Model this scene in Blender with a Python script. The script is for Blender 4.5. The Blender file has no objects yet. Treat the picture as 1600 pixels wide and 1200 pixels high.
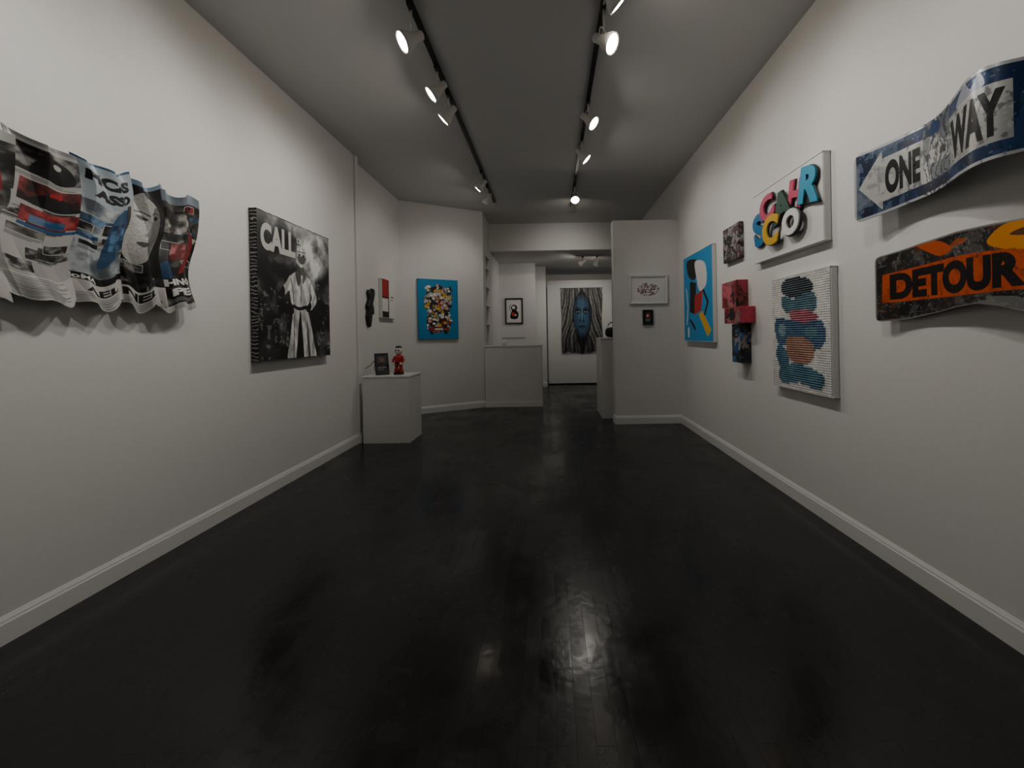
import bpy, bmesh, math, random
import numpy as np
from mathutils import Vector, Matrix
random.seed(4); rng=np.random.default_rng(7)
COL=bpy.context.scene.collection
H=3.43; XL=-2.306; XR=1.794; EYE=1.25

# ------------------------------------------------------------ helpers
def lin(c):
    c=np.asarray(c,dtype=float)
    return np.where(c<=0.04045,c/12.92,((c+0.055)/1.055)**2.4)
def hx(s):
    s=s.lstrip('#'); return tuple(int(s[i:i+2],16)/255 for i in (0,2,4))
def mat(name,col,rough=0.6,metal=0.0,bump=0.0,bscale=60,emit=None,estr=0,var=0.0,coat=0):
    m=bpy.data.materials.new(name); m.use_nodes=True
    nt=m.node_tree; b=nt.nodes['Principled BSDF']
    c=lin(hx(col)) if isinstance(col,str) else np.array(col)
    b.inputs['Base Color'].default_value=(*c,1)
    b.inputs['Roughness'].default_value=rough; b.inputs['Metallic'].default_value=metal
    b.inputs['Coat Weight'].default_value=coat
    if emit is not None:
        b.inputs['Emission Color'].default_value=(*lin(hx(emit)),1); b.inputs['Emission Strength'].default_value=estr
    if bump or var:
        tc=nt.nodes.new('ShaderNodeTexCoord'); n=nt.nodes.new('ShaderNodeTexNoise'); n.inputs['Scale'].default_value=bscale; n.inputs['Detail'].default_value=5
        nt.links.new(tc.outputs['Object'],n.inputs['Vector'])
        if bump:
            bp=nt.nodes.new('ShaderNodeBump'); bp.inputs['Strength'].default_value=bump; bp.inputs['Distance'].default_value=0.005
            nt.links.new(n.outputs['Fac'],bp.inputs['Height']); nt.links.new(bp.outputs['Normal'],b.inputs['Normal'])
        if var:
            r=nt.nodes.new('ShaderNodeValToRGB'); r.color_ramp.elements[0].position=.3; r.color_ramp.elements[1].position=.7
            r.color_ramp.elements[0].color=(*(c*(1-var)),1); r.color_ramp.elements[1].color=(*np.minimum(c*(1+var),1),1)
            nt.links.new(n.outputs['Fac'],r.inputs['Fac']); nt.links.new(r.outputs['Color'],b.inputs['Base Color'])
    return m
def attr_mat(name,rough=0.6,metal=0,bump=0.15,bscale=400,coat=0):
    m=mat(name,'#ffffff',rough,metal,bump,bscale,coat=coat); nt=m.node_tree
    a=nt.nodes.new('ShaderNodeAttribute'); a.attribute_name='Col'
    nt.links.new(a.outputs['Color'],nt.nodes['Principled BSDF'].inputs['Base Color'])
    return m
def link(ob,parent=None):
    COL.objects.link(ob)
    if parent is not None: ob.parent=parent
    return ob
def thing(name,label,cat,loc=(0,0,0),group=None):
    e=bpy.data.objects.new(name,None); e.empty_display_size=.1; e.location=loc; COL.objects.link(e)
    e['label']=label; e['category']=cat
    if group: e['group']=group
    return e
def tag(ob,label,cat,group=None):
    ob['label']=label; ob['category']=cat
    if group: ob['group']=group
    return ob
def reparent(ob,root):
    ob.parent=root
    ob.matrix_parent_inverse=Matrix.Translation(-root.location)
    return ob
def mesh_obj(name,verts,faces,m,smooth=False):
    me=bpy.data.meshes.new(name); me.from_pydata([tuple(v) for v in verts],[],faces); me.update()
    bm=bmesh.new(); bm.from_mesh(me); bmesh.ops.recalc_face_normals(bm,faces=bm.faces); bm.to_mesh(me); bm.free()
    if m: me.materials.append(m)
    if smooth:
        for p in me.polygons: p.use_smooth=True
    return link(bpy.data.objects.new(name,me))
def box(name,x0,x1,y0,y1,z0,z1,m,bev=0.0,seg=2):
    bm=bmesh.new(); bmesh.ops.create_cube(bm,size=1)
    for v in bm.verts:
        v.co=Vector(((x0+x1)/2+v.co.x*(x1-x0),(y0+y1)/2+v.co.y*(y1-y0),(z0+z1)/2+v.co.z*(z1-z0)))
    if bev: bmesh.ops.bevel(bm,geom=bm.edges[:],offset=bev,segments=seg,affect='EDGES',profile=.5)
    me=bpy.data.meshes.new(name); bm.to_mesh(me); bm.free(); me.materials.append(m)
    return link(bpy.data.objects.new(name,me))
def prism(name,pts,z0,z1,m):
    n=len(pts); v=[(x,y,z0) for x,y in pts]+[(x,y,z1) for x,y in pts]
    f=[tuple(range(n))[::-1],tuple(range(n,2*n))]+[(i,(i+1)%n,n+(i+1)%n,n+i) for i in range(n)]
    return mesh_obj(name,v,f,m)
def struct(ob): ob['kind']='structure'; return ob
def lathe(name,prof,m,seg=32,M=None):
    v=[];f=[]
    for r,z in prof:
        for i in range(seg):
            a=2*math.pi*i/seg; v.append(Vector((r*math.cos(a),r*math.sin(a),z)))
    n=len(prof)
    for j in range(n-1):
        for i in range(seg):
            f.append((j*seg+i,j*seg+(i+1)%seg,(j+1)*seg+(i+1)%seg,(j+1)*seg+i))
    f.append(tuple(range(seg))[::-1]); f.append(tuple((n-1)*seg+i for i in range(seg)))
    if M is not None: v=[M@p for p in v]
    o=mesh_obj(name,v,f,m)
    for p in o.data.polygons: p.use_smooth = len(p.vertices)==4
    return o
def tube(name,pts,r,m,seg=10,closed=False):
    pts=[Vector(p) for p in pts]; v=[];f=[]; n=len(pts)
    for k,p in enumerate(pts):
        a=pts[(k-1)%n] if (closed or k>0) else pts[k]; b=pts[(k+1)%n] if (closed or k<n-1) else pts[k]
        t=(b-a).normalized(); up=Vector((0,0,1)) if abs(t.z)<.95 else Vector((1,0,0))
        s=t.cross(up).normalized(); q=s.cross(t)
        rr=r[k] if isinstance(r,(list,tuple)) else r
        for i in range(seg):
            an=2*math.pi*i/seg; v.append(p+s*math.cos(an)*rr+q*math.sin(an)*rr)
    for k in range(n if closed else n-1):
        k2=(k+1)%n
        for i in range(seg): f.append((k*seg+i,k*seg+(i+1)%seg,k2*seg+(i+1)%seg,k2*seg+i))
    if not closed: f+= [tuple(range(seg))[::-1],tuple((n-1)*seg+i for i in range(seg))]
    return mesh_obj(name,v,f,m,True)

# --------------------------------------------------- painted surfaces
_tc={}
def text_tris(body,fat=0.0,shear=0.0):
    k=(body,fat,shear)
    if k in _tc: return _tc[k]
    cu=bpy.data.curves.new('t','FONT'); cu.body=body; cu.offset=fat; cu.shear=shear; cu.resolution_u=6; cu.fill_mode='FRONT'
    o=bpy.data.objects.new('t',cu); COL.objects.link(o)
    dg=bpy.context.evaluated_depsgraph_get(); me=bpy.data.meshes.new_from_object(o.evaluated_get(dg))
    me.calc_loop_triangles()
    P=np.array([tuple(v.co)[:2] for v in me.vertices]); T=np.array([tuple(t.vertices) for t in me.loop_triangles])
    P=(P-P.min(0))/(P.max(0)-P.min(0))
    bpy.data.objects.remove(o); bpy.data.meshes.remove(me); bpy.data.curves.remove(cu)
    _tc[k]=P[T]; return _tc[k]
def vnoise(h,w,cells,oct=4,seed=0):
    r=np.random.default_rng(seed); out=np.zeros((h,w)); amp=1;tot=0
    for o in range(oct):
        cx=max(2,int(cells*2**o)); cy=max(2,int(cells*2**o*h/w)); g=r.random((cy+1,cx+1))
        y=np.linspace(0,cy-1e-6,h); x=np.linspace(0,cx-1e-6,w); yi=y.astype(int); xi=x.astype(int)
        fy=(y-yi)[:,None]; fx=(x-xi)[None]; fy=fy*fy*(3-2*fy); fx=fx*fx*(3-2*fx)
        a=g[yi][:,xi];b=g[yi][:,xi+1];c=g[yi+1][:,xi];d=g[yi+1][:,xi+1]
        out+=amp*((a*(1-fx)+b*fx)*(1-fy)+(c*(1-fx)+d*fx)*fy); tot+=amp; amp*=.5
    return out/tot
def sm(P,n=8):
    P=np.array(P,float); N=len(P); out=[]
    for i in range(N):
        a,b,c,d=P[i-1],P[i],P[(i+1)%N],P[(i+2)%N]
        for t in np.linspace(0,1,n,endpoint=False):
            out.append(.5*((2*b)+(-a+c)*t+(2*a-5*b+4*c-d)*t**2+(-a+3*b-3*c+d)*t**3))
    return np.array(out)
class Img:
    def __init__(s,w,h,bg='#ffffff'):
        s.w,s.h=w,h; s.a=np.zeros((h,w,3)); s.a[:]=hx(bg)
        s.u=(np.arange(w))/(w-1); s.v=(np.arange(h))/(h-1); s.U,s.V=np.meshgrid(s.u,s.v)
    def put(s,m,col,al=1.0):
        c=np.array(hx(col) if isinstance(col,str) else col)
        if c.ndim==1: s.a[m]=s.a[m]*(1-al)+c*al
        else: s.a[m]=s.a[m]*(1-al)+c[m]*al
        return s
    def mpoly(s,pts):
        P=np.array(pts,float); m=np.zeros((s.h,s.w),bool)
        x0,y0=P.min(0); x1,y1=P.max(0)
        i0=max(0,int(x0*(s.w-1))-1); i1=min(s.w,int(x1*(s.w-1))+3); j0=max(0,int(y0*(s.h-1))-1); j1=min(s.h,int(y1*(s.h-1))+3)
        if i1<=i0 or j1<=j0: return m
        U=s.U[j0:j1,i0:i1];V=s.V[j0:j1,i0:i1]; ins=np.zeros(U.shape,bool)
        for k in range(len(P)):
            (ax,ay),(bx,by)=P[k],P[(k+1)%len(P)]
            if ay==by: continue
            c=((ay>V)!=(by>V))&(U<(bx-ax)*(V-ay)/(by-ay)+ax); ins^=c
        m[j0:j1,i0:i1]=ins; return m
    def poly(s,pts,col,al=1.0): return s.put(s.mpoly(pts),col,al)
    def soft(s,pts,col,al=1.0): return s.put(s.mpoly(sm(pts)),col,al)
    def rect(s,u0,v0,u1,v1,col,al=1.0): return s.put((s.U>=u0)&(s.U<=u1)&(s.V>=v0)&(s.V<=v1),col,al)
    def ell(s,cu,cv,ru,rv,col,al=1.0,rot=0):
        x=s.U-cu;y=s.V-cv; c,n=math.cos(rot),math.sin(rot)
        X=x*c+y*n; Y=-x*n+y*c
        return s.put((X/ru)**2+(Y/rv)**2<=1,col,al)
    def line(s,pts,wid,col,al=1.0,asp=1.0):
        m=np.zeros((s.h,s.w),bool)
        for (ax,ay),(bx,by) in zip(pts[:-1],pts[1:]):
            dx,dy=(bx-ax)*asp,by-ay; L=dx*dx+dy*dy+1e-12
            t=np.clip(((s.U-ax)*asp*dx+(s.V-ay)*dy)/L,0,1)
            m|=(((s.U-ax)*asp-t*dx)**2+((s.V-ay)-t*dy)**2)<=(wid/2)**2
        return s.put(m,col,al)
    def text(s,body,u0,v0,u1,v1,col,fat=0.02,shear=0,al=1.0):
        m=np.zeros((s.h,s.w),bool)
        for t in text_tris(body,fat,shear):
            m|=s.mpoly([(u0+p[0]*(u1-u0),v0+p[1]*(v1-v0)) for p in t])
        return s.put(m,col,al)
    def grain(s,amt,cells=20,seed=1,oct=4):
        n=vnoise(s.h,s.w,cells,oct,seed)-.5; s.a=np.clip(s.a+n[...,None]*amt,0,1); return s
    def patch(s,u0,v0,u1,v1,seed,c0='#0c0c0c',c1='#9a9895',cells=6,lo=.36,hi=.66):
        n=np.clip((vnoise(s.h,s.w,cells,4,seed)-lo)/(hi-lo),0,1)[...,None]
        c=np.array(hx(c0))*(1-n)+np.array(hx(c1))*n
        return s.put((s.U>=u0)&(s.U<=u1)&(s.V>=v0)&(s.V<=v1),c)
def surface(name,img,fn,m,mask=None):
    """dense coloured grid; fn(U,V)->X,Y,Z arrays"""
    X,Y,Z=fn(img.U,img.V); P=np.stack([X,Y,Z],-1).reshape(-1,3).astype(np.float32)
    h,w=img.h,img.w; idx=np.arange(h*w).reshape(h,w)
    q=np.stack([idx[:-1,:-1],idx[:-1,1:],idx[1:,1:],idx[1:,:-1]],-1).reshape(-1,4)
    if mask is not None:
        mm=mask[:-1,:-1]&mask[:-1,1:]&mask[1:,1:]&mask[1:,:-1]; q=q[mm.reshape(-1)]
    C=np.ones((h*w,4),np.float32); C[:,:3]=lin(np.clip(img.a,0,1)).reshape(-1,3)
    if mask is not None:
        used=np.unique(q); re=-np.ones(h*w,int); re[used]=np.arange(len(used)); q=re[q]; P=P[used]; C=C[used]
    me=bpy.data.meshes.new(name); n=len(q)
    me.vertices.add(len(P)); me.vertices.foreach_set('co',P.ravel())
    me.loops.add(n*4); me.loops.foreach_set('vertex_index',q.ravel().astype(np.int32))
    me.polygons.add(n); me.polygons.foreach_set('loop_start',(np.arange(n)*4).astype(np.int32)); me.polygons.foreach_set('loop_total',np.full(n,4,np.int32))
    me.polygons.foreach_set('use_smooth',np.ones(n,bool))
    me.update(calc_edges=True)
    at=me.color_attributes.new('Col','FLOAT_COLOR','POINT'); at.data.foreach_set('color',C.ravel())
    me.materials.append(m); me.validate()
    return link(bpy.data.objects.new(name,me))
def plane_fn(o,u,v,w,h):
    o=Vector(o);u=Vector(u);v=Vector(v)
    return lambda U,V:(o.x+u.x*U*w+v.x*V*h,o.y+u.y*U*w+v.y*V*h,o.z+u.z*U*w+v.z*V*h)
def slab(name,o,u,n,w,h,t0,t1,m,bev=.003,du0=0,dz0=0):
    u=Vector(u);n=Vector(n);z=Vector((0,0,1)); o=Vector(o)+u*du0+z*dz0
    bm=bmesh.new(); bmesh.ops.create_cube(bm,size=1)
    for q in bm.verts:
        c=q.co.copy(); q.co=o+u*((c.x+.5)*w)+z*((c.z+.5)*h)+n*(t0+(c.y+.5)*(t1-t0))
    if bev: bmesh.ops.bevel(bm,geom=bm.edges[:],offset=bev,segments=2,affect='EDGES')
    bmesh.ops.recalc_face_normals(bm,faces=bm.faces)
    me=bpy.data.meshes.new(name); bm.to_mesh(me); bm.free(); me.materials.append(m)
    return link(bpy.data.objects.new(name,me))
def canvas(name,label,cat,o,u,n,w,h,t,img,side,artmat,partname='painted_surface'):
    r=thing(name,label,cat,o)
    b=slab('stretcher_body',o,u,n,w,h,.001,t,side,.004); reparent(b,r)
    s=surface(partname,img,plane_fn(Vector(o)+Vector(n)*(t+.0012)+Vector(u)*.003+Vector((0,0,.003)),u,(0,0,1),w-.006,h-.006),artmat); reparent(s,r)
    return r
def framed(name,label,o,u,n,w,h,fw,t,img,fmat,artmat,mat_w=0,matmat=None):
    r=thing(name,label,'picture',o)
    V=Vector;u=V(u);n=V(n);o=V(o); z=V((0,0,1))
    def P(a,b,c): return o+u*a+z*b+n*c
    v=[];f=[]
    prof=[(0,.001),(0,t),(fw*.25,t+.003),(fw,t-.004),(fw,.006)]
    for i,(d,c) in enumerate(prof):
        v+=[P(d,d,c),P(w-d,d,c),P(w-d,h-d,c),P(d,h-d,c)]
    for i in range(len(prof)-1):
        for k in range(4): f.append((i*4+k,i*4+(k+1)%4,(i+1)*4+(k+1)%4,(i+1)*4+k))
    f.append((0,1,2,3))
    reparent(mesh_obj('frame',v,f,fmat),r)
    if mat_w:
        reparent(slab('mat_board',o+u*(fw+.001)+z*(fw+.001),u,n,w-2*fw-.002,h-2*fw-.002,.007,.011,matmat,0),r)
    d=fw+.001+mat_w
    reparent(surface('picture_print',img,plane_fn(o+u*d+z*d+n*.0125,u,(0,0,1),w-2*d,h-2*d),artmat),r)
    return r

# ------------------------------------------------------------ materials
M_wall=mat('wall_paint','#d7d6d3',.6,bump=.08,bscale=35,var=.015)
M_ceil=mat('ceiling_paint','#c6c6c6',.85,bump=.04,bscale=30)
M_trim=mat('trim_paint','#dddddb',.38)
M_white=mat('white_laminate','#dadad8',.42,bump=.03,bscale=40)
M_black=mat('black_paint','#0c0c0d',.4)
M_track=mat('track_metal','#242424',.4,.5)
M_lampw=mat('lamp_white','#d9d6d0',.35)
M_lens=mat('lamp_lens','#fff4e2',.3,emit='#fff3e2',estr=45)
M_art=attr_mat('canvas_print',.6,bump=.12,bscale=500)
M_gloss=attr_mat('gloss_print',.22,bump=.0)
M_sign=attr_mat('weathered_sign',.3,.3,bump=.2,bscale=18)
M_metal=attr_mat('printed_metal',.36,.05,bump=.15,bscale=14)
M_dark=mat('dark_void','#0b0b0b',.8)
def floor_mat():
    m=mat('dark_lacquered_boards',(0.008,0.0075,0.0075),.2); nt=m.node_tree; N=nt.nodes; L=nt.links; b=N['Principled BSDF']
    def node(t,**k):
        n=N.new(t)
        for a,v in k.items(): setattr(n,a,v)
        return n
    tc=node('ShaderNodeTexCoord'); mp=node('ShaderNodeMapping'); mp.inputs['Rotation'].default_value=(0,0,math.pi/2)
    L.new(tc.outputs['Object'],mp.inputs['Vector'])
    br=node('ShaderNodeTexBrick'); br.inputs['Scale'].default_value=1; br.inputs['Brick Width'].default_value=.85; br.inputs['Row Height'].default_value=.06
    br.inputs['Mortar Size'].default_value=.0011; br.inputs['Mortar Smooth'].default_value=.5; br.offset=.37
    br.inputs['Color1'].default_value=(0,0,0,1); br.inputs['Color2'].default_value=(1,1,1,1); br.inputs['Mortar'].default_value=(0.5,0.5,0.5,1)
    L.new(mp.outputs['Vector'],br.inputs['Vector'])
    rp=node('ShaderNodeValToRGB'); rp.color_ramp.elements[0].color=(.0085,.0075,.0072,1); rp.color_ramp.elements[1].color=(.012,.0108,.0102,1)
    L.new(br.outputs['Color'],rp.inputs['Fac'])
    mx=node('ShaderNodeMixRGB'); mx.inputs[2].default_value=(.0025,.0025,.0025,1); L.new(br.outputs['Fac'],mx.inputs[0]); L.new(rp.outputs['Color'],mx.inputs[1]); L.new(mx.outputs[0],b.inputs['Base Color'])
    n2=node('ShaderNodeTexNoise'); n2.inputs['Scale'].default_value=1.5; n2.inputs['Detail'].default_value=9; n2.inputs['Roughness'].default_value=.68; L.new(tc.outputs['Object'],n2.inputs['Vector'])
    mr=node('ShaderNodeMapRange'); mr.inputs['From Min'].default_value=.38; mr.inputs['From Max'].default_value=.62; mr.inputs['To Min'].default_value=.12; mr.inputs['To Max'].default_value=.34
    L.new(n2.outputs['Fac'],mr.inputs['Value'])
    ad=node('ShaderNodeMath',operation='MULTIPLY_ADD'); ad.inputs[1].default_value=.045; L.new(br.outputs['Color'],ad.inputs[0]); L.new(mr.outputs['Result'],ad.inputs[2]); L.new(ad.outputs[0],b.inputs['Roughness'])
    mp2=node('ShaderNodeMapping'); mp2.inputs['Scale'].default_value=(16,16,1); L.new(tc.outputs['Object'],mp2.inputs['Vector'])
    n1=node('ShaderNodeTexNoise'); n1.inputs['Scale'].default_value=1.5; n1.inputs['Detail'].default_value=4; L.new(mp2.outputs['Vector'],n1.inputs['Vector'])
    b1=node('ShaderNodeBump'); b1.inputs['Strength'].default_value=.27; b1.inputs['Distance'].default_value=.0035; L.new(n1.outputs['Fac'],b1.inputs['Height'])
    b3=node('ShaderNodeBump'); b3.inputs['Strength'].default_value=.25; b3.inputs['Distance'].default_value=.001; L.new(br.outputs['Color'],b3.inputs['Height']); L.new(b1.outputs['Normal'],b3.inputs['Normal'])
    b2=node('ShaderNodeBump'); b2.invert=True; b2.inputs['Strength'].default_value=.6; b2.inputs['Distance'].default_value=.0025; L.new(br.outputs['Fac'],b2.inputs['Height']); L.new(b3.outputs['Normal'],b2.inputs['Normal'])
    L.new(b2.outputs['Normal'],b.inputs['Normal']); b.inputs['Specular IOR Level'].default_value=.5
    return m
M_floor=floor_mat()

# ------------------------------------------------------------ room shell
YB=-2.4
struct(box('floor',-2.7,1.98,YB-.15,10.9,-.1,0,M_floor))
struct(box('ceiling',-2.7,1.98,YB-.15,7.6,H,H+.1,M_ceil))
struct(box('wall_header',-1.3,XR,7.5,7.6,2.9,H,M_wall))
struct(box('ceiling_rear',-1.3,XR,7.6,10.75,2.9,3.0,M_ceil))
struct(box('wall_left',XL-.15,XL,YB,4.62,0,H,M_wall))
struct(box('trim_2',XL,XL+.022,4.56,4.62,0,H-.001,M_wall,.002))
struct(box('wall_alcove',-2.53,-2.38,4.62,6.1,0,H,M_wall))
struct(prism('wall_angled',[(-2.38,6.1),(-1.16,6.74),(-1.31,6.9),(-2.53,6.2),(-2.53,6.1)],0,H,M_wall))
struct(box('wall_right',XR,XR+.15,YB,10.75,0,H,M_wall))
struct(box('wall_front',XL,XR,YB-.15,YB,0,H,M_wall))
sx0,sx1=-1.31,-1.16
struct(prism('wall_side',[(sx1,6.74),(sx1,7.0),(sx0,7.0),(sx0,6.9)],0,H,M_wall))
struct(box('wall_side_below',sx0,sx1,7.0,7.45,0,1.08,M_wall))
struct(box('wall_side_above',sx0,sx1,7.0,7.45,2.72,H,M_wall))
struct(box('wall_side_rear',sx0,sx1,7.45,8.8,0,H,M_wall))
struct(box('wall_back',-1.31,-.33,8.8,8.92,0,2.9,M_wall))
struct(box('wall_back_return',-.45,-.09,9.25,9.37,0,2.9,M_wall))
struct(box('wall_display',-.06,1.55,9.6,9.7,.03,2.6,M_wall))
struct(box('gap_shade_strip',-.06,1.55,9.62,9.7,0,.03,M_dark))  # black strip standing in for the shaded gap beneath the display wall
struct(box('wall_rear',-1.31,XR,10.6,10.75,0,2.9,M_wall))
struct(box('wall_partition',.885,XR,5.3,5.45,0,2.81,M_wall))
def baseboard(name,p0,p1,nrm,e0=0,e1=0,hh=.115,t=.016):
    p0=Vector((*p0,0));p1=Vector((*p1,0));n=Vector((*nrm,0)).normalized(); d=(p1-p0).normalized()
    prof=[(0,.0005),(t,.0005),(t,hh*.74),(t*.75,hh*.8),(t*.7,hh*.86),(t*.35,hh*.95),(t*.2,hh),(0,hh)]
    v=[];k=len(prof)
    for P,e in((p0,e0),(p1,e1)):
        for a,z in prof: v.append(P+n*a+d*e*a+Vector((0,0,z)))
    f=[tuple(range(k)),tuple(range(k,2*k))[::-1]]+[(i,(i+1)%k,k+(i+1)%k,k+i) for i in range(k)]
    return struct(mesh_obj(name,v,f,M_trim))
baseboard('baseboard_left',(XL,YB),(XL,4.56),(1,0))
baseboard('baseboard_left_end',(-2.283,4.56),(-2.283,4.62),(1,0))
baseboard('baseboard_alcove',(-2.38,4.64),(-2.38,6.1),(1,0),0,-.6)
na=Vector((.64,-1.22)).normalized()
baseboard('baseboard_angled',(-2.38,6.1),(-1.16,6.74),na,.6,0)
baseboard('baseboard_right',(XR,YB),(XR,5.3),(-1,0),0,-1)
baseboard('baseboard_partition',(.885,5.3),(XR,5.3),(0,-1),0,-1)
baseboard('baseboard_partition_end',(.885,5.284),(.885,5.45),(-1,0))
baseboard('baseboard_return',(-.45,9.25),(-.09,9.25),(0,-1))
baseboard('baseboard_back',(-1.16,8.8),(-.33,8.8),(0,-1))

# ------------------------------------------------------------ reception desk
r=thing('reception_desk','white painted reception counter with a plain front','desk',(-.65,6.9,0))
for o in (box('front_panel',-1.15,-.16,6.70,6.74,.0,1.05,M_white,.003),
          box('side_panel',-.20,-.16,6.742,7.3,.0,1.05,M_white,.003),
          box('counter_top',-1.155,-.15,6.69,7.02,1.051,1.078,M_white,.004),
          box('work_surface',-1.15,-.205,6.745,7.3,.72,.75,M_white,.003),
          box('kick_board',-1.15,-.15,6.686,6.699,.001,.09,M_trim,.003)): reparent(o,r)
tag(lathe('mug',[(.028,0),(.036,.003),(.038,.09),(.035,.09),(.033,.01)],M_white,24,Matrix.Translation((-.83,6.85,1.079))),'small white ceramic mug on the reception counter','mug')
rr=random.Random(11)
M_ink=mat('dark_vinyl','#2b2b2b',.5)
vs=[];fs=[];x=-1.10
for i in range(24):
    wd=.012+.008*random.random()
    hh=.036 if i%3 else .045
    k=len(vs); y=8.797
    for (a,b) in((x,1.165),(x+wd*.4,1.165),(x+wd*.4,1.165+hh),(x,1.165+hh)): vs.append((a,y,b))
    fs.append((k,k+1,k+2,k+3)); k=len(vs)
    zc=1.165+random.choice([0,hh-.008,hh*.5])
    for (a,b) in((x,zc),(x+wd,zc),(x+wd,zc+.007),(x,zc+.007)): vs.append((a,y,b))
    fs.append((k,k+1,k+2,k+3)); x+=wd+.006
tag(mesh_obj('wall_lettering',vs,fs,M_ink),'line of tiny dark vinyl lettering above the counter','lettering')

# built-in shelf and books
r=thing('built_in_shelf','white recessed wall shelving with five compartments','shelf',(-1.3,7.22,1.08))
reparent(box('back_board',-1.44,-1.42,7.002,7.448,1.082,2.718,M_white),r)
for i,z in enumerate((1.082,1.45,1.8,2.15,2.5)):
    reparent(box('shelf_board',-1.419,-1.165,7.022,7.428,z,z+.02,M_white,.002),r)
for y in (7.002,7.43): reparent(box('side_board',-1.419,-1.165,y,y+.018,1.082,2.718,M_white,.002),r)
bc=['#6b3a36','#39485c','#a89f8c','#2a2a2a','#9c9890','#5d5a55']
def book(x0,x1,y0,y1,z0,z1,col):
    b=thing('book','hardback book upright on the recessed shelf','book',((x0+x1)/2,(y0+y1)/2,z0),'books on the recessed shelf')
    reparent(box('cover',x0,x1,y0,y1,z0,z1,mat('book_cover',col,.5),.002),b)
    reparent(box('pages',x0+.003,x1+.0008,y0+.003,y1-.003,z1-.004,z1+.001,M_white),b)
for zi,z in enumerate((1.103,1.471,1.821)):
    y=7.426
    for k in range(3):
        t=.025+.02*random.random(); book(-1.40,-1.25,y-t,y-.001,z,z+.2+.05*random.random(),bc[(zi*2+k)%6]); y-=t+.002

# white counter beside the partition with a bag
r=thing('side_counter','white painted low counter standing beside the partition','counter',(1.0,5.95,0))
reparent(box('counter_body',.745,1.35,5.66,6.28,0,1.165,M_white,.004),r)
reparent(box('counter_top',.735,1.36,5.65,6.29,1.166,1.19,M_white,.004),r)
r=thing('handbag','soft black handbag standing on the side counter','bag',(.98,5.95,1.191))
def blob(name,c,s,m,sub=3,p=2.6):
    bm=bmesh.new(); bmesh.ops.create_icosphere(bm,subdivisions=sub,radius=1)
    for v in bm.verts:
        q=v.co; k=(abs(q.x)**p+abs(q.y)**p+abs(q.z)**p)**(-1/p); v.co=Vector((c[0]+q.x*k*s[0],c[1]+q.y*k*s[1],c[2]+q.z*k*s[2]))
    me=bpy.data.meshes.new(name); bm.to_mesh(me); bm.free(); me.materials.append(m)
    for pp in me.polygons: pp.use_smooth=True
    return link(bpy.data.objects.new(name,me))
reparent(blob('bag_body',(.98,5.95,1.27),(.13,.07,.078),M_black,3,3.5),r)
reparent(tube('handle',[(.89,5.95,1.33),(.90,5.95,1.39),(.94,5.95,1.425),(1.02,5.95,1.425),(1.06,5.95,1.39),(1.07,5.95,1.33)],.008,M_black),r)

# ------------------------------------------------------------ pedestal + objects
r=thing('display_pedestal','white painted rectangular display pedestal','pedestal',(-1.955,4.73,0))
reparent(box('pedestal_body',-2.23,-1.68,4.53,4.95,0,.772,M_white,.003),r)
reparent(box('pedestal_top',-2.235,-1.675,4.525,4.955,.773,.795,M_white,.004),r)
r=thing('digital_tablet','black tablet showing a dim screen, leaning on a stand','tablet',(-2.03,4.68,.796))
TM=Matrix.Translation((-2.05,4.68,.797))@Matrix.Rotation(math.radians(38),4,'Z')@Matrix.Rotation(math.radians(-14),4,'X')
def xf(o,M): o.data.transform(M); return o
scr=Img(40,70,'#16181b'); scr.rect(.1,.55,.9,.9,'#3a4048').rect(.15,.3,.85,.34,'#8a8f96').rect(.15,.2,.6,.24,'#6b6f75').ell(.5,.72,.2,.12,'#7d5a48')
a=box('tablet_body',-.08,.08,0,.012,0,.27,M_black,.003); reparent(xf(a,TM),r)
a=surface('screen',scr,plane_fn((-.07,-.001,.012),(1,0,0),(0,0,1),.14,.246),M_gloss); reparent(xf(a,TM),r)
reparent(tube('stand_leg',[TM@Vector((0,.012,.16)),(-2.13,4.80,.802)],.006,M_black),r)
tag(tube('power_cable',[(-2.10,4.72,.80),(-2.15,4.76,.80),(-2.19,4.76,.86),(-2.2,4.80,.93),(-2.24,4.86,.96),(-2.3,4.9,.90),(-2.376,4.92,.86)],.004,M_black),'thin black power cable running to the wall','cable')
M_red=mat('red_vinyl','#a8161a',.3); M_bone=mat('ivory_vinyl','#d8d2c6',.4)
r=thing('toy_figurine','small red vinyl toy figure with a pale round head','figurine',(-1.87,4.72,.796))
fx,fy=-1.87,4.72
T=lambda z:Matrix.Translation((fx,fy,z))
reparent(lathe('display_base',[(.058,0),(.06,.004),(.06,.02),(.056,.026)],M_black,28,T(.796)),r)
for s in(-1,1):
    reparent(lathe('leg',[(.024,0),(.03,.01),(.026,.03),(.02,.05),(.022,.1)],M_red,16,Matrix.Translation((fx+s*.027,fy,.823))),r)
    reparent(tube('arm',[(fx+s*.042,fy,1.015),(fx+s*.065,fy-.01,.97),(fx+s*.05,fy-.045,.935)],[.016,.015,.013],M_red),r)
    reparent(blob('hand',(fx+s*.046,fy-.055,.93),(.017,.016,.017),M_bone,2,2),r)
reparent(lathe('torso',[(.03,0),(.045,.01),(.042,.03),(.046,.07),(.048,.1),(.035,.125),(.018,.135)],M_red,24,T(.905)),r)
reparent(lathe('belt',[(.0475,0),(.049,.004),(.049,.016),(.0475,.02)],M_black,24,T(.928)),r)
reparent(blob('head',(fx,fy,1.088),(.046,.044,.05),M_bone,3,2.3),r)
reparent(blob('cap',(fx,fy+.004,1.122),(.04,.04,.026),M_black,3,2.2),r)
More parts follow.
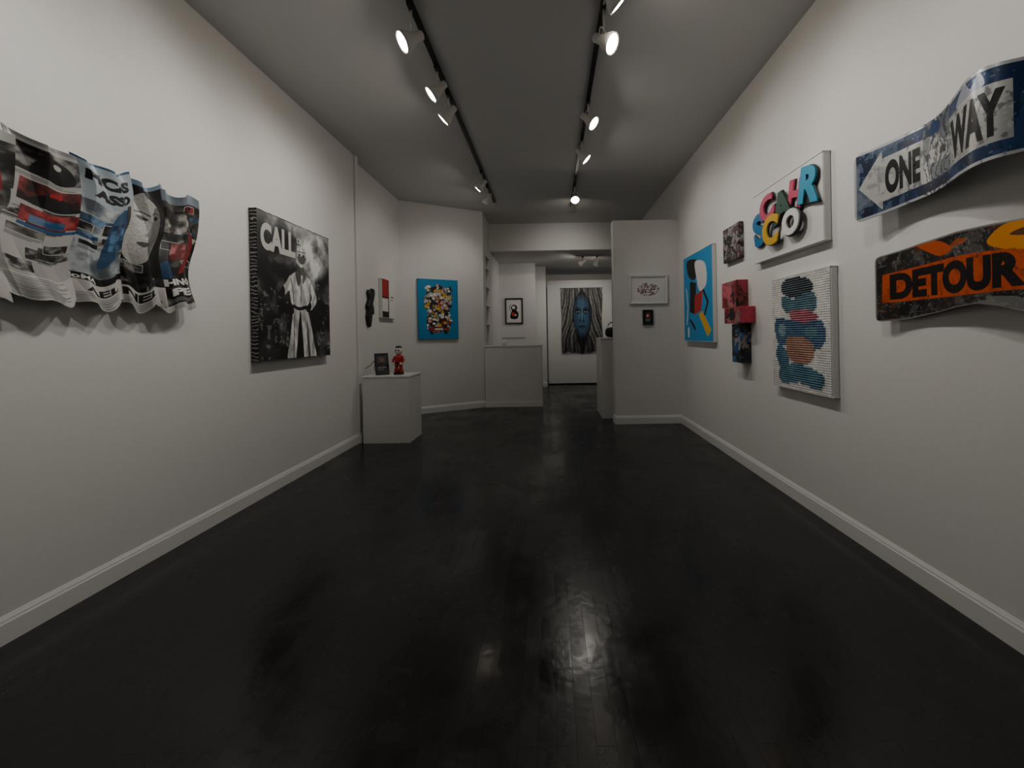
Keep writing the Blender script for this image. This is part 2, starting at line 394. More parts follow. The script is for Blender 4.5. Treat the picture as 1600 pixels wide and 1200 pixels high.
for s in(-1,1):
    reparent(blob('eye',(fx+s*.017,fy-.041,1.092),(.009,.006,.011),M_black,2,2),r)

# ------------------------------------------------------------ wall pieces, alcove
pts=[(4.97,1.42),(5.00,1.385),(5.04,1.47),(5.06,1.60),(5.12,1.56),(5.12,1.64),(5.08,1.70),(5.16,1.84),(5.15,1.90),(5.09,1.905),(5.06,1.84),(5.00,1.88),(4.97,1.84),(5.0,1.76),(4.94,1.66),(4.96,1.60),(4.94,1.52)]
v=[(-2.378,a,b) for a,b in pts]+[(-2.345,5.05+(a-5.05)*.95,1.65+(b-1.65)*.985) for a,b in pts]+[(-2.335,5.05+(a-5.05)*.75,1.65+(b-1.65)*.93) for a,b in pts]
n=len(pts); f=[tuple(range(n))[::-1],tuple(range(2*n,3*n))]
for L0 in(0,n):
    f+=[(L0+i,L0+(i+1)%n,L0+n+(i+1)%n,L0+n+i) for i in range(n)]
o=mesh_obj('wall_sculpture',v,f,mat('charred_wood','#1b1a1a',.45,bump=.4,bscale=30)); tag(o,'slim jagged black carved piece hung on the wall','sculpture')
im=Img(90,110,'#dedbd5')
im.rect(0,.55,.42,1,'#a81d1b').rect(.42,0,.48,1,'#151515').rect(0,.5,.45,.55,'#151515').rect(0,0,.42,.12,'#161616').rect(.6,.55,.85,.575,'#555555').rect(.6,.47,.8,.49,'#777777').rect(0,.12,.42,.16,'#151515')
canvas('wall_panel','white panel with a red block and black bars','painting',(-2.38,5.34,1.53),(0,1,0),(1,0,0),.46,.55,.05,im,M_white,M_art)

# blue painting on angled wall (generic dense pile of shapes)
ua=Vector((1.22,.64,0)).normalized(); nn=Vector((na.x,na.y,0))
im=Img(240,360,'#0e7fb2')
im.grain(.05,6)
body=sm([(.22,.90),(.32,.86),(.5,.91),(.7,.86),(.82,.89),(.82,.74),(.85,.58),(.78,.45),(.80,.3),(.74,.14),(.5,.10),(.26,.14),(.2,.3),(.24,.45),(.15,.58),(.2,.76)])
bmask=im.mpoly(body); im.poly(body,'#1a1a1a')
cols=['#e2b41c','#b92822','#e6e5e1','#e6e5e1','#e2b41c','#3d8fb8','#dcdad5','#101010','#d9a0a0']
for i in range(330):
    a=rr.uniform(.1,.9); b=rr.uniform(.1,.93)
    if not bmask[int(b*359),int(a*239)]: continue
    ru=rr.uniform(.022,.05); rv=ru*.68; c=rr.choice(cols); k=rr.random()
    if k<.45:
        im.ell(a,b,ru+.007,rv+.005,'#0f0f0f'); im.ell(a,b,ru,rv,c)
        if c!='#101010': im.ell(a+ru*.3,b+rv*.2,ru*.25,rv*.25,'#0f0f0f')
    elif k<.75:
        im.rect(a-ru-.006,b-rv*.6-.005,a+ru+.006,b+rv*.6+.005,'#0f0f0f'); im.rect(a-ru,b-rv*.6,a+ru,b+rv*.6,c)
    else:
        P=[(a-ru,b-rv),(a,b+rv),(a+ru,b-rv*.5)]; im.line(P,.016,'#0f0f0f',asp=.66); im.line(P,.009,c,asp=.66)
im.rect(.24,.13,.76,.19,'#0f0f0f').rect(.26,.14,.74,.18,'#a82a25').rect(.4,.145,.6,.175,'#dcdad5').ell(.32,.10,.045,.028,'#0f0f0f').ell(.68,.10,.045,.028,'#0f0f0f')
o0=Vector((-2.142,6.224,1.215))+nn*.002
canvas('canvas_painting','bright blue canvas crowded with red, yellow and white shapes','painting',o0,ua,nn,.645,.98,.04,im,mat('blue_edge','#0e7fb2',.5),M_art)

im=Img(70,100,'#e8e6e0')
im.ell(.5,.66,.26,.16,'#1a1a1a').ell(.47,.68,.14,.08,'#e8e6e0').soft([(.2,.15),(.75,.12),(.85,.4),(.6,.55),(.3,.5)],'#1f1f1f').ell(.42,.35,.12,.09,'#c23528').ell(.62,.3,.07,.05,'#e8e6e0').line([(.2,.5),(.1,.7),(.25,.85)],.03,'#1a1a1a',asp=.7)
framed('framed_print','black framed print of black and red ink shapes',(-1.027,8.8,1.51),(1,0,0),(0,-1,0),.41,.59,.03,.03,im,M_black,M_gloss,.035,M_white)
im=Img(120,80,'#e3e1dc')
for i in range(220):
    a,b=rr.uniform(.08,.92),rr.uniform(.08,.92)
    if ((a-.5)/.42)**2+((b-.5)/.40)**2>1: continue
    im.ell(a,b,.03,.035,rr.choice(['#a8352f','#222222','#6d7a80','#d9d7d2','#b98078','#3f5f58']))
framed('framed_print','white framed drawing with an oval cluster of colour',(1.09,5.3,1.65),(1,0,0),(0,-1,0),.53,.40,.03,.03,im,M_white,M_gloss,.06,M_white)
im=Img(30,44,'#34302f'); im.rect(.1,.5,.9,.9,'#a33a36').rect(.25,.58,.6,.75,'#d8d2ca').rect(.1,.1,.9,.4,'#6a6f72')
framed('framed_print','tiny black framed red and grey picture',(1.276,5.3,1.36),(1,0,0),(0,-1,0),.142,.21,.022,.025,im,M_black,M_gloss,.012,M_black)

# tapestry
im=Img(220,350,'#8b8a87')
X=im.U-.5; Vv=im.V; AX=np.abs(X)
nz=vnoise(350,220,4,4,5); nf=vnoise(350,220,26,3,9)
ph=AX*(1.0+.75*Vv)-.10*np.cos(Vv*3.0)+.10*(nz-.5)
fold=.5+.5*np.sin(ph*58+6*vnoise(350,220,3,2,15)); fold2=.5+.5*np.sin(ph*27+2)
g=.14+.28*fold**1.5+.20*fold2+.22*(nf-.5)+.12*(nz-.5)
g=g*np.where(Vv<.35,.62+1.08*Vv,1)
im.a[:]=np.clip(g,.03,.7)[...,None]*np.array([1,.99,.97])
half=np.interp(Vv,[0,.12,.3,.5,.7,.85,.95,1],[.04,.09,.16,.235,.23,.15,.05,.0])+.05*(nz-.5)
gap=AX<half; im.put(gap,'#080b0f')
face=(AX/.22)**2+((Vv-.57)/.34)**2
sh=np.clip(1-face,0,1)**.55*(.65+.7*nz)+.05*(nf-.5)
fc=np.clip(np.stack([.07+.18*sh,.11+.29*sh,.15+.38*sh],-1),0,1); im.put((face<1)&gap,fc)
for s in(-1,1):
    im.ell(.5+s*.1,.645,.08,.04,'#060a10').ell(.5+s*.1,.635,.05,.013,'#8299a8').ell(.5+s*.1,.636,.018,.013,'#05080c')
    im.line([(.5+s*.03,.675),(.5+s*.1,.70),(.5+s*.18,.685)],.014,'#070c12',asp=.62)
    im.soft([(.5+s*.03,.62),(.5+s*.045,.52),(.5+s*.07,.49),(.5+s*.03,.475),(.5+s*.025,.55)],'#0c1926')
im.ell(.5,.405,.08,.024,'#101a24').line([(.43,.407),(.5,.402),(.57,.407)],.005,'#04070a',asp=.62).ell(.5,.395,.05,.008,'#5f7889',.6)
im.soft([(.485,.65),(.515,.65),(.52,.52),(.48,.52)],'#6f8fa2',.55).ell(.5,.33,.05,.016,'#4f6d80',.5).ell(.5,.8,.07,.035,'#4f6d80',.4)
r=thing('wall_tapestry','grey woven tapestry of a blue face between curtains','tapestry',(.29,9.59,.76))
def tap(U,V): return (.29+U*1.01+.022*np.sin(V*9)*(U-.4),9.570-.016*np.sin(U*30+V*2)*(1.1-V*.6),.80+V*1.6+.022*np.sin(U*9)*(1-V)-.014*np.abs(np.sin(U*22))*V)
reparent(surface('woven_panel',im,tap,M_art),r)
M_wool=mat('wool_grey','#5c5b58',.9)
for e,(zb,dz) in enumerate(((.815,-.065),(2.385,.03))):
    v=[];f=[]
    for i in range(90):
        x0=.292+i*.0111; k=len(v); w=.005
        jx=random.uniform(-.006,.006); l=dz*random.uniform(.7,1.1)
        v+=[(x0,9.575,zb),(x0+w,9.575,zb),(x0+w+jx,9.575,zb+l),(x0+jx,9.575,zb+l)]; f.append((k,k+1,k+2,k+3))
    reparent(mesh_obj('fringe',v,f,M_wool),r)
reparent(tube('hanging_rod',[(.26,9.592,2.40),(1.33,9.592,2.40)],.007,M_black),r)

# ------------------------------------------------------------ big black and white canvas
W,Hh=300,370; A=.82
im=Img(W,Hh,'#222222')
n1=vnoise(Hh,W,6,6,3); n2=vnoise(Hh,W,26,4,8); n4=vnoise(Hh,W,7,5,77)
leaf=np.clip((n4-.44)*4.5,0,1)
g=.05+.32*leaf*(.45+.7*n2)
g=np.where(im.V>.62,g+np.clip((im.V-.62)*.8,0,.15),g)
sky=np.clip((im.V-.90)*9,0,1)*.22; g=g+sky
cloud=np.clip(1.25-(((im.U-.76)/.24)**2+((im.V-.80)/.18)**2),0,1); g=np.clip(g+cloud*1.7*np.clip(n1-.25,0,1),0,.88)
spray=np.clip(1-(((im.U-.66)/.16)**2+((im.V-.66)/.22)**2),0,1); g=np.clip(g+spray*.7*n1,0,.88)
g=g*(1-.7*np.clip(1-(((im.U-.25)/.27)**2+((im.V-.82)/.13)**2),0,1))
im.a[:]=g[...,None]
ink='#080808'; wh='#dddcd9'; gr='#7b7a76'
im.soft([(0,0),(.2,0),(.26,.16),(.16,.34),(.1,.42),(0,.4)],ink,.5)
im.soft([(.02,.5),(.12,.46),(.2,.58),(.14,.68),(.03,.66)],ink,.5)
fig0=im.a.copy()
# figure, enlarged around the lower centre
k_=1.1
def G(P): return [((u-.52)*k_+.53,(v+.03)*k_-.03) for u,v in P]
im.soft(G([(.37,-.03),(.38,.12),(.41,.26),(.43,.36),(.50,.375),(.59,.36),(.645,.26),(.69,.12),(.71,-.03)]),wh)
im.soft(G([(.425,.35),(.385,.44),(.385,.53),(.44,.575),(.52,.595),(.60,.575),(.665,.52),(.655,.44),(.605,.35)]),wh)
im.soft(G([(.46,-.02),(.475,.13),(.50,.27),(.52,.32),(.535,.2),(.55,.08),(.55,-.02)]),ink)
im.soft(G([(.62,-.02),(.60,.14),(.605,.26),(.625,.15),(.65,-.02)]),'#4a4947')
im.soft(G([(.41,.02),(.43,.22),(.445,.3),(.44,.15),(.43,.0)]),gr,.8)
im.soft(G([(.43,.36),(.5,.345),(.60,.362),(.605,.34),(.5,.322),(.428,.338)]),ink)
im.soft(G([(.40,.555),(.34,.50),(.275,.43),(.275,.39),(.33,.42),(.41,.48)]),wh)
im.soft(G([(.285,.455),(.235,.40),(.25,.33),(.31,.285),(.37,.28),(.43,.30),(.42,.345),(.36,.345),(.315,.375),(.33,.44),(.31,.475)]),ink)
im.soft(G([(.63,.56),(.70,.50),(.745,.42),(.72,.37),(.66,.33),(.635,.36),(.675,.42),(.64,.48)]),wh)
im.soft(G([(.665,.345),(.62,.315),(.59,.335),(.62,.37),(.66,.385)]),ink)
im.line(G([(.66,.53),(.645,.46),(.66,.41)]),.007,ink,asp=A).line(G([(.40,.53),(.425,.46),(.43,.38)]),.008,'#3d3c3a',asp=A).line(G(sm([(.52,.58),(.53,.48),(.525,.38),(.53,.48)],6)[:16]),.006,ink,asp=A)
im.soft(G([(.46,.575),(.49,.49),(.525,.53),(.52,.6)]),'#4a4947').soft(G([(.55,.6),(.555,.51),(.60,.57)]),'#6a6967')
im.soft(G([(.485,.575),(.495,.64),(.56,.64),(.575,.575)]),'#5c5b58')
im.soft(G([(.47,.66),(.465,.71),(.49,.755),(.54,.77),(.59,.755),(.612,.71),(.60,.66),(.55,.625),(.505,.63)]),'#e0dfdc')
im.soft(G([(.49,.695),(.59,.70),(.59,.672),(.56,.648),(.513,.652)]),'#565552').line(G([(.49,.728),(.595,.732)]),.008,gr,asp=A).soft(G([(.467,.66),(.46,.71),(.485,.745),(.48,.69)]),'#8c8b88')
for u_ in(.515,.568): im.ell((u_-.52)*k_+.53,(.708+.03)*k_-.03,.018,.008,ink)
fm=(np.abs(im.a-fig0).sum(-1)>.02)&(im.a[...,0]>.35)
foldn=.5+.5*np.sin(im.U*60+vnoise(Hh,W,5,3,90)*14+im.V*6); t=.66+.24*foldn+.45*(vnoise(Hh,W,7,4,91)-.35)+.15*(n2-.5)
im.a[fm]=np.clip(im.a*np.clip(t,.3,1.1)[...,None],0,1)[fm]
im.put((n2>.66)&(im.V<.5)&(im.U<.36),'#a9a8a4',.5); im.put((n2>.70)&(im.V<.6)&(im.U>.78),'#b9b8b4',.5)
im.text('CALL',.04,.745,.465,.93,'#bcbbb8',.05)
im.text('DE',.49,.865,.565,.905,'#c9c8c5').text('BE',.49,.81,.55,.85,'#c9c8c5')
M_edge=mat('paint_smeared_edge','#171717',.6,bscale=40); nt=M_edge.node_tree
wv=nt.nodes.new('ShaderNodeTexWave'); wv.wave_type='BANDS'; wv.bands_direction='Z'; wv.inputs['Scale'].default_value=11; wv.inputs['Distortion'].default_value=9
tc=nt.nodes.new('ShaderNodeTexCoord'); rp=nt.nodes.new('ShaderNodeValToRGB'); rp.color_ramp.elements[0].position=.78; rp.color_ramp.elements[0].color=(.008,.008,.008,1); rp.color_ramp.elements[1].position=.88; rp.color_ramp.elements[1].color=(.4,.4,.39,1)
nt.links.new(tc.outputs['Object'],wv.inputs['Vector']); nt.links.new(wv.outputs['Fac'],rp.inputs['Fac']); nt.links.new(rp.outputs['Color'],nt.nodes['Principled BSDF'].inputs['Base Color'])
canvas('canvas_painting','large black and white canvas of a figure in a white coat','painting',(XL,2.955,1.083),(0,1,0),(1,0,0),.965,1.185,.056,im,M_edge,M_art)

# ------------------------------------------------------------ rippled magazine sheets
r=thing('rippled_poster_sculpture','rippled metal sheets printed like magazine covers','sculpture',(XL,1.85,1.43))
def lines(im,u0,v0,u1,v1,n,col='#444444'):
    for i in range(n):
        v=v0+(v1-v0)*(i+.5)/n; im.rect(u0,v-.0022,u0+(u1-u0)*rr.uniform(.7,1),v+.0022,col,.75)
def tiles(im,n,v0,v1,seed,pal):
    R=random.Random(seed)
    for i in range(n):
        w=R.uniform(.18,.5); h=R.uniform(.03,.08); u=R.uniform(-.05,.85); v=R.uniform(v0,v1-h); c0,c1=R.choice(pal)
        if R.random()<.4: im.rect(u-.015,v-.005,u+w+.015,v+h+.005,'#a5a39f')
        im.patch(u,v,u+w,v+h,seed*31+i,c0,c1,R.choice([5,8,11]))
        if R.random()<.35: lines(im,u,v-.03,u+w,v-.006,3,'#2a2a2a')
PG=[('#070707','#77756f'),('#0c0c0c','#a19f9b'),('#1a1918','#5c5a57'),('#080808','#3a3938')]
PRB=PG+[('#1c0809','#8c2a2a'),('#0f2236','#4f7596')]
sheets=[]
S=(180,500); q=.34
a=Img(*S,'#101010'); a.patch(0,0,1,1,21,'#060606','#74726f',4); tiles(a,10,.2,.92,5,PG)
RD=sm([(.75,.80),(.8,.66),(.65,.52),(.7,.40),(.9,.26),(.7,.55)],10)[:42]
a.line(RD,.06,'#7a1a1f',.95,asp=q).line(RD,.012,'#b96566',.7,asp=q)
a.rect(0,0,1,.17,'#b3b1ad'); lines(a,.08,.02,.9,.155,12); a.rect(0,.94,1,1,'#a09f9c'); lines(a,.1,.945,.9,.99,3); sheets.append((1.26,1.59,a))
a=Img(*S,'#a3a19e'); tiles(a,12,.15,.6,6,PG); a.rect(0,.76,1,.97,'#9c9a97').patch(.12,.785,.95,.955,31,'#060606','#7f7d7a',7).soft([(.3,.79),(.35,.9),(.55,.93),(.75,.88),(.8,.79)],'#0b0b0b').ell(.55,.885,.07,.018,'#a09e9b')
a.patch(.2,.60,1,.74,32,'#200c0d','#8a322f',6).soft([(.3,.60),(.38,.655),(.5,.69),(.7,.69),(.85,.65),(.98,.60)],'#0d0c0d').ell(.6,.695,.1,.02,'#9b1b20').ell(.6,.675,.075,.014,'#16110f')
a.patch(.25,.475,1,.575,36,'#5c1517','#a03a38',9).patch(.35,.48,.8,.53,33,'#1a4268','#58708c',9).rect(.25,.445,1,.468,'#21486f')
a.rect(0,0,1,.145,'#bdbbb7'); lines(a,.12,.748,.9,.772,3); lines(a,.1,.01,.9,.135,14); a.rect(0,.975,1,1,'#7f7e7c'); sheets.append((1.56,1.82,a))
a=Img(*S,'#9ba6af'); a.grain(.3,3,5)
a.patch(0,.2,1,.74,41,'#4d545a','#b4babe',4); tiles(a,8,.22,.7,8,PG+[('#15304a','#6d8ba6')]); a.soft([(.5,.28),(.75,.35),(.95,.55),(.95,.70),(.65,.70),(.55,.5)],'#1b4066',.85).patch(.6,.40,.9,.6,42,'#12304f','#557f9f',8)
a.rect(0,.72,1,1,'#9ca6ae'); a.rect(0,.985,1,1,'#2b4f74')
a.text('PICAS',.10,.855,.93,.935,'#060606',.07,.1).text('ASSO',.20,.755,.93,.83,'#060606',.07,.1)
a.rect(.0,.16,1,.205,'#141414').rect(0,0,1,.16,'#c0beba').text('MoMA',.05,.165,.5,.197,'#dddbd7',.03).text('AEL',.3,.085,.85,.13,'#101010',.04); lines(a,.1,.01,.9,.075,6); sheets.append((1.79,2.04,a))
a=Img(*S,'#0d0d0d'); a.patch(0,0,1,1,60,'#050505','#242322',6); a.soft([(.05,.40),(.06,.6),(.12,.82),(.4,.93),(.66,.84),(.74,.66),(.66,.50),(.48,.38),(.25,.34)],'#9a9894').soft([(.42,.62),(.5,.74),(.68,.82),(.74,.64),(.64,.50),(.5,.42)],'#575553',.8)
a.soft([(.16,.72),(.27,.74),(.38,.72),(.27,.705)],'#0a0a0a').soft([(.50,.735),(.60,.755),(.68,.735),(.59,.72)],'#0a0a0a').line([(.14,.755),(.28,.775),(.40,.755)],.009,'#141414',asp=q).line([(.5,.77),(.6,.785),(.69,.765)],.008,'#141414',asp=q)
a.soft([(.43,.72),(.41,.62),(.35,.59),(.42,.575),(.49,.595),(.47,.65)],'#6b6966').soft([(.26,.51),(.36,.53),(.5,.52),(.4,.487)],'#2a2726').line([(.27,.51),(.5,.518)],.004,'#0a0a0a',asp=q)
a.soft([(0,.3),(.02,.7),(.1,.9),(.35,1.0),(0,1.02)],'#080808').soft([(.6,.98),(.8,.75),(.78,.45),(.6,.3),(1,.25),(1.05,1)],'#0a0a0a').grain(.18,30,3); tiles(a,5,.15,.36,9,PG)
a.rect(0,0,1,.145,'#bebcb8').text('NEL',.08,.07,.75,.13,'#101010',.05); lines(a,.1,.01,.9,.06,5); a.rect(.0,.965,1,1,'#6f8498'); sheets.append((2.01,2.23,a))
a=Img(*S,'#121110'); a.patch(0,0,1,1,51,'#080808','#4c4946',5).rect(0,.92,1,1,'#7e8a94'); tiles(a,12,.3,.92,12,PRB); a.patch(.1,.66,.7,.86,52,'#1a1816','#a9a6a1',6).patch(.3,.42,.75,.57,53,'#5c1013','#b0706a',8).soft([(.55,.3),(.85,.36),(.9,.6),(.7,.68),(.78,.5)],'#7c1a1f').soft([(0,.2),(.2,.4),(.35,.36),(.35,.22)],'#1c3f61')
a.rect(.1,.19,1,.262,'#0d0d0d').rect(.2,.11,1,.18,'#0d0d0d').text('HNO',.2,.198,.95,.255,'#d8d6d2',.05).text('PE',.3,.118,.85,.175,'#d8d6d2',.05).rect(0,0,1,.05,'#b5b3af'); lines(a,.05,.06,.95,.1,3,'#bbbbbb'); sheets.append((2.19,2.42,a))
for k,(y0,y1,a) in enumerate(sheets):
    ph=k*1.7
    def fn(U,V,y0=y0,y1=y1,ph=ph,k=k):
        sway=.026*np.sin(2*math.pi*(1-V)*.95+.4)+.006*np.sin(V*13+ph)
        Y=y0+(y1-y0)*U+sway
        out=.050+.045*np.sin(math.pi*np.clip(U*.9+.05,0,1))**1.2*(.8+.2*np.sin(V*5+ph))+.010*np.sin(2*math.pi*(V*.8+U*.4)+ph)+.012*U
        out=out+.010*(1-np.abs(np.sin(U*math.pi*2.4+V*1.6+ph))*1.6)*(.6+.4*V)
        fl=np.clip(1-V*2.6,0,1)**1.5; ft=np.clip((V-.82)*5.5,0,1)**1.5
        out=out+fl*(.011*np.sin(U*15+ph)+.002)+ft*.010*np.sin(U*13+ph*2)+.005*np.abs(np.sin(U*8+V*7+ph))
        Z=1.45+V*.68+.014*np.sin(U*5.2+ph*.6)+.008*np.cos(2*math.pi*U)+fl*(.016*np.sin(U*11+ph*1.3)-.012*np.abs(np.sin(U*7+ph)))+ft*.012*np.sin(U*10+ph)
        return XL+np.maximum(out,.012),Y,Z
    sh=surface('magazine_sheet',a,fn,M_metal); reparent(sh,r)
    sm_=sh.modifiers.new('thickness','SOLIDIFY'); sm_.thickness=.002
for y in(1.45,1.7,1.92,2.12,2.33):
    reparent(tube('mounting_peg',[(XL+.001,y,1.95),(XL+.06,y,1.95)],.006,M_white),r)

# ------------------------------------------------------------ right wall art
uR=(0,-1,0); nR=(-1,0,0)
im=Img(150,180,'#2f8cc2')
im.soft([(.15,.95),(.5,.92),(.6,.82),(.40,.70),(.18,.78)],'#101010').soft([(.45,.90),(.78,.84),(.82,.62),(.60,.56),(.50,.70)],'#dddbd6')
im.poly([(.25,.70),(.48,.66),(.44,.30),(.22,.34)],'#101010').poly([(.42,.52),(.70,.56),(.64,.34),(.40,.30)],'#b02622').line([(.72,.55),(.86,.42),(.74,.28)],.04,'#101010',asp=.85)
im.poly([(.55,.30),(.68,.33),(.95,.12),(.84,.05)],'#d9a924').line([(.10,.62),(.16,.40),(.10,.2)],.025,'#dddbd6',asp=.85).line([(.25,.24),(.42,.14)],.04,'#101010',asp=.85).rect(.14,.04,.2,.16,'#dddbd6')
canvas('canvas_painting','sky blue canvas with bold black, white, red and yellow shapes','painting',(XR,5.0,1.14),uR,nR,.88,1.06,.045,im,M_white,M_art)

def vor_mat(name,cols,scale=14):
    m=mat(name,'#888888',.4); nt=m.node_tree; tc=nt.nodes.new('ShaderNodeTexCoord'); vo=nt.nodes.new('ShaderNodeTexVoronoi'); vo.inputs['Scale'].default_value=scale
    nz=nt.nodes.new('ShaderNodeTexNoise'); nz.inputs['Scale'].default_value=scale*.8; nt.links.new(tc.outputs['Object'],nz.inputs['Vector'])
    mx=nt.nodes.new('ShaderNodeMixRGB'); mx.inputs[0].default_value=.25; nt.links.new(tc.outputs['Object'],mx.inputs[1]); nt.links.new(nz.outputs['Color'],mx.inputs[2]); nt.links.new(mx.outputs[0],vo.inputs['Vector'])
    sp=nt.nodes.new('ShaderNodeSeparateColor'); nt.links.new(vo.outputs['Color'],sp.inputs[0]); rp=nt.nodes.new('ShaderNodeValToRGB'); rp.color_ramp.interpolation='CONSTANT'
    e=rp.color_ramp.elements
    while len(e)<len(cols): e.new(.5)
    for i,c in enumerate(cols): e[i].position=i/len(cols); e[i].color=(*lin(hx(c)),1)
    nt.links.new(sp.outputs[0],rp.inputs[0]); nt.links.new(rp.outputs[0],nt.nodes['Principled BSDF'].inputs['Base Color']); return m
def small_block(name,label,y0,y1,z0,z1,d,m,m2):
    q=thing(name,label,'painting',(XR,(y0+y1)/2,z0))
    reparent(box('block_body',XR-d,XR-.001,y0,y1,z0,z1,m,.004),q)
    reparent(box('face_panel',XR-d-.004,XR-d-.0005,y0+.004,y1-.004,z0+.004,z1-.004,m2,.001),q)
    return q
Vbw=vor_mat('collage_grey',['#141313','#8d8985','#2f2c2c','#6f4a4c','#4f4d49','#161515'],20)
Vpk=vor_mat('collage_pink',['#a33040','#171516','#c05a6a','#7e2a22','#8a6660','#6c1c26'],16)
Vbl=vor_mat('collage_blue',['#101012','#194a75','#17161a','#456f90','#2a2322','#8a7f7a'],16)
Ppk=mat('pink_paint','#c0354c',.4,var=.3,bscale=20)
small_block('collage_canvas','small square black and grey collage canvas',3.53,3.86,1.93,2.265,.04,Vbw,Vbw)
small_block('collage_block','pink and black collage block mounted on wall',3.47,3.77,1.475,1.72,.10,Vpk,Vpk)
small_block('collage_block','long pink painted collage block below another',3.35,3.66,1.325,1.47,.13,Ppk,Vpk)
small_block('collage_block','upright black and blue collage block',3.43,3.60,.965,1.32,.09,Vbl,Vbl)

# letter canvas
r=thing('letter_relief_canvas','white canvas with overlapping chunky coloured letters','painting',(XR,3.26,1.82))
reparent(slab('stretcher_body',(XR,3.26,1.82),uR,nR,.83,.565,.001,.05,M_white,.004),r)
M_out=mat('outline_black','#0c0c0c',.4)
def letter3d(ch,u,z,size,col,rot=0,base=.052,sx=1,fat=.042,out=.016,name='letter'):
    for k,(ft,dep,b,m,nm) in enumerate(((fat+out,.004,base,M_out,'letter_outline'),(fat,.006,base+.009,mat('foam_'+name,col,.4),name))):
        cu=bpy.data.curves.new('t','FONT'); cu.body=ch; cu.size=size; cu.extrude=dep; cu.offset=ft*size; cu.bevel_depth=.002; cu.bevel_resolution=1; cu.align_x='CENTER'; cu.align_y='CENTER'
        o=bpy.data.objects.new('t',cu); COL.objects.link(o); dg=bpy.context.evaluated_depsgraph_get(); me=bpy.data.meshes.new_from_object(o.evaluated_get(dg)); bpy.data.objects.remove(o)
        me.name=nm; me.materials.clear(); me.materials.append(m)
        M=Matrix(((0,0,-1,XR-b-dep-.002),(-1,0,0,3.26-u),(0,1,0,z),(0,0,0,1)))@Matrix.Rotation(rot,4,'Z')@Matrix.Diagonal((sx,1,1,1))
        me.transform(M); reparent(link(bpy.data.objects.new(nm,me)),r)
letter3d('S',.12,2.06,.34,'#146c9f',.2,base=.052)
letter3d('C',.25,2.20,.25,'#bd3f60',.25,base=.062,sx=1.05)
letter3d('C',.32,2.01,.29,'#d0a51c',-.1,base=.080)
letter3d('H',.585,2.19,.26,'#bd3f60',-.2,base=.052,sx=.85)
letter3d('A',.45,2.15,.29,'#1a4534',.15,base=.066)
letter3d('R',.725,2.20,.31,'#1c8db0',-.2,base=.060)
letter3d('O',.58,2.00,.22,'#dddcd8',.2,base=.085,out=.05,fat=.05,name='ring_letter')

# peg mosaic canvas: drifting bands of coloured pegs
PW,PH=40,52; cw=5
base=Img(PW,PH,'#cdccc8')
base.soft([(.22,.97),(.45,.99),(.70,.95),(.76,.86),(.60,.80),(.34,.82),(.2,.88)],'#26323a')
base.soft([(.20,.84),(.42,.80),(.74,.84),(.80,.70),(.62,.62),(.36,.66),(.22,.72)],'#47717f')
base.soft([(.34,.68),(.60,.70),(.82,.64),(.70,.56),(.44,.58)],'#a85a68')
base.soft([(.06,.62),(.30,.62),(.62,.58),(.88,.60),(.92,.42),(.70,.34),(.34,.38),(.10,.40)],'#33587a')
base.soft([(.28,.44),(.52,.46),(.74,.40),(.72,.26),(.46,.22),(.30,.30)],'#a07664')
base.soft([(.10,.38),(.26,.34),(.32,.22),(.18,.16),(.08,.26)],'#3a6a80')
base.soft([(.14,.16),(.40,.22),(.70,.20),(.90,.14),(.84,.03),(.50,.06),(.18,.03)],'#416f80')
base.ell(.2,.52,.08,.06,'#7c9ca6').ell(.72,.5,.1,.05,'#557f8d')
bgm=base.a[...,0]>.75
base.grain(.16,8,3,2)
big=Img(PW*cw,PH*cw)
jj=(np.arange(PH*cw)//cw); ii=(np.arange(PW*cw)//cw); big.a=base.a[jj][:,ii].copy()
big.a=np.clip(big.a+(rng.random((PH,PW))[jj][:,ii]-.5)[...,None]*.09,0,1)
cx=((np.arange(PW*cw)%cw)-(cw-1)/2)/((cw)/2); cy=((np.arange(PH*cw)%cw)-(cw-1)/2)/(cw/2)
rad=np.sqrt(cx[None]**2+cy[:,None]**2); hgt=np.clip(1.1-rad,0,1)*np.where(bgm[jj][:,ii],.0045,.012)
r=thing('peg_mosaic_canvas','white canvas covered in coloured pegs forming teal shapes','painting',(XR,3.02,.825))
reparent(slab('stretcher_body',(XR,3.02,.825),uR,nR,.633,.824,.001,.045,M_white,.004),r)
def pegfn(U,V): return (XR-.0465-hgt,3.016-U*.625,.829+V*.816)
reparent(surface('peg_field',big,pegfn,attr_mat('peg_plastic',.45,bump=0)),r)

# ---- bent road signs
def catmull(P):
    P=np.array(P,float); P=np.vstack([2*P[0]-P[1],P,2*P[-1]-P[-2]]); out=[]
    for i in range(1,len(P)-2):
        t=np.linspace(0,1,60,endpoint=False)[:,None]; a,b,c,d=P[i-1],P[i],P[i+1],P[i+2]
        out.append(.5*((2*b)+(-a+c)*t+(2*a-5*b+4*c-d)*t**2+(-a+3*b-3*c+d)*t**3))
    out=np.vstack(out+[P[-2][None]]); L=np.r_[0,np.cumsum(np.linalg.norm(np.diff(out,axis=0),axis=1))]
    return out,L
def rmask(im,asp,rad):
    x=np.minimum(im.U,1-im.U)*asp; y=np.minimum(im.V,1-im.V); return ~((x<rad)&(y<rad)&(((x-rad)**2+(y-rad)**2)>rad*rad))
W,Hh=580,200; asp=2.8
im=Img(W,Hh,'#13294d'); n=vnoise(Hh,W,12,5,31); n3=vnoise(Hh,W,40,3,32); n5=vnoise(Hh,W,70,2,33)
im.put(n>.60,'#34557e',.5); im.put(n<.38,'#0a1428',.6); im.put(n5>.78,'#8fa0b2',.5)
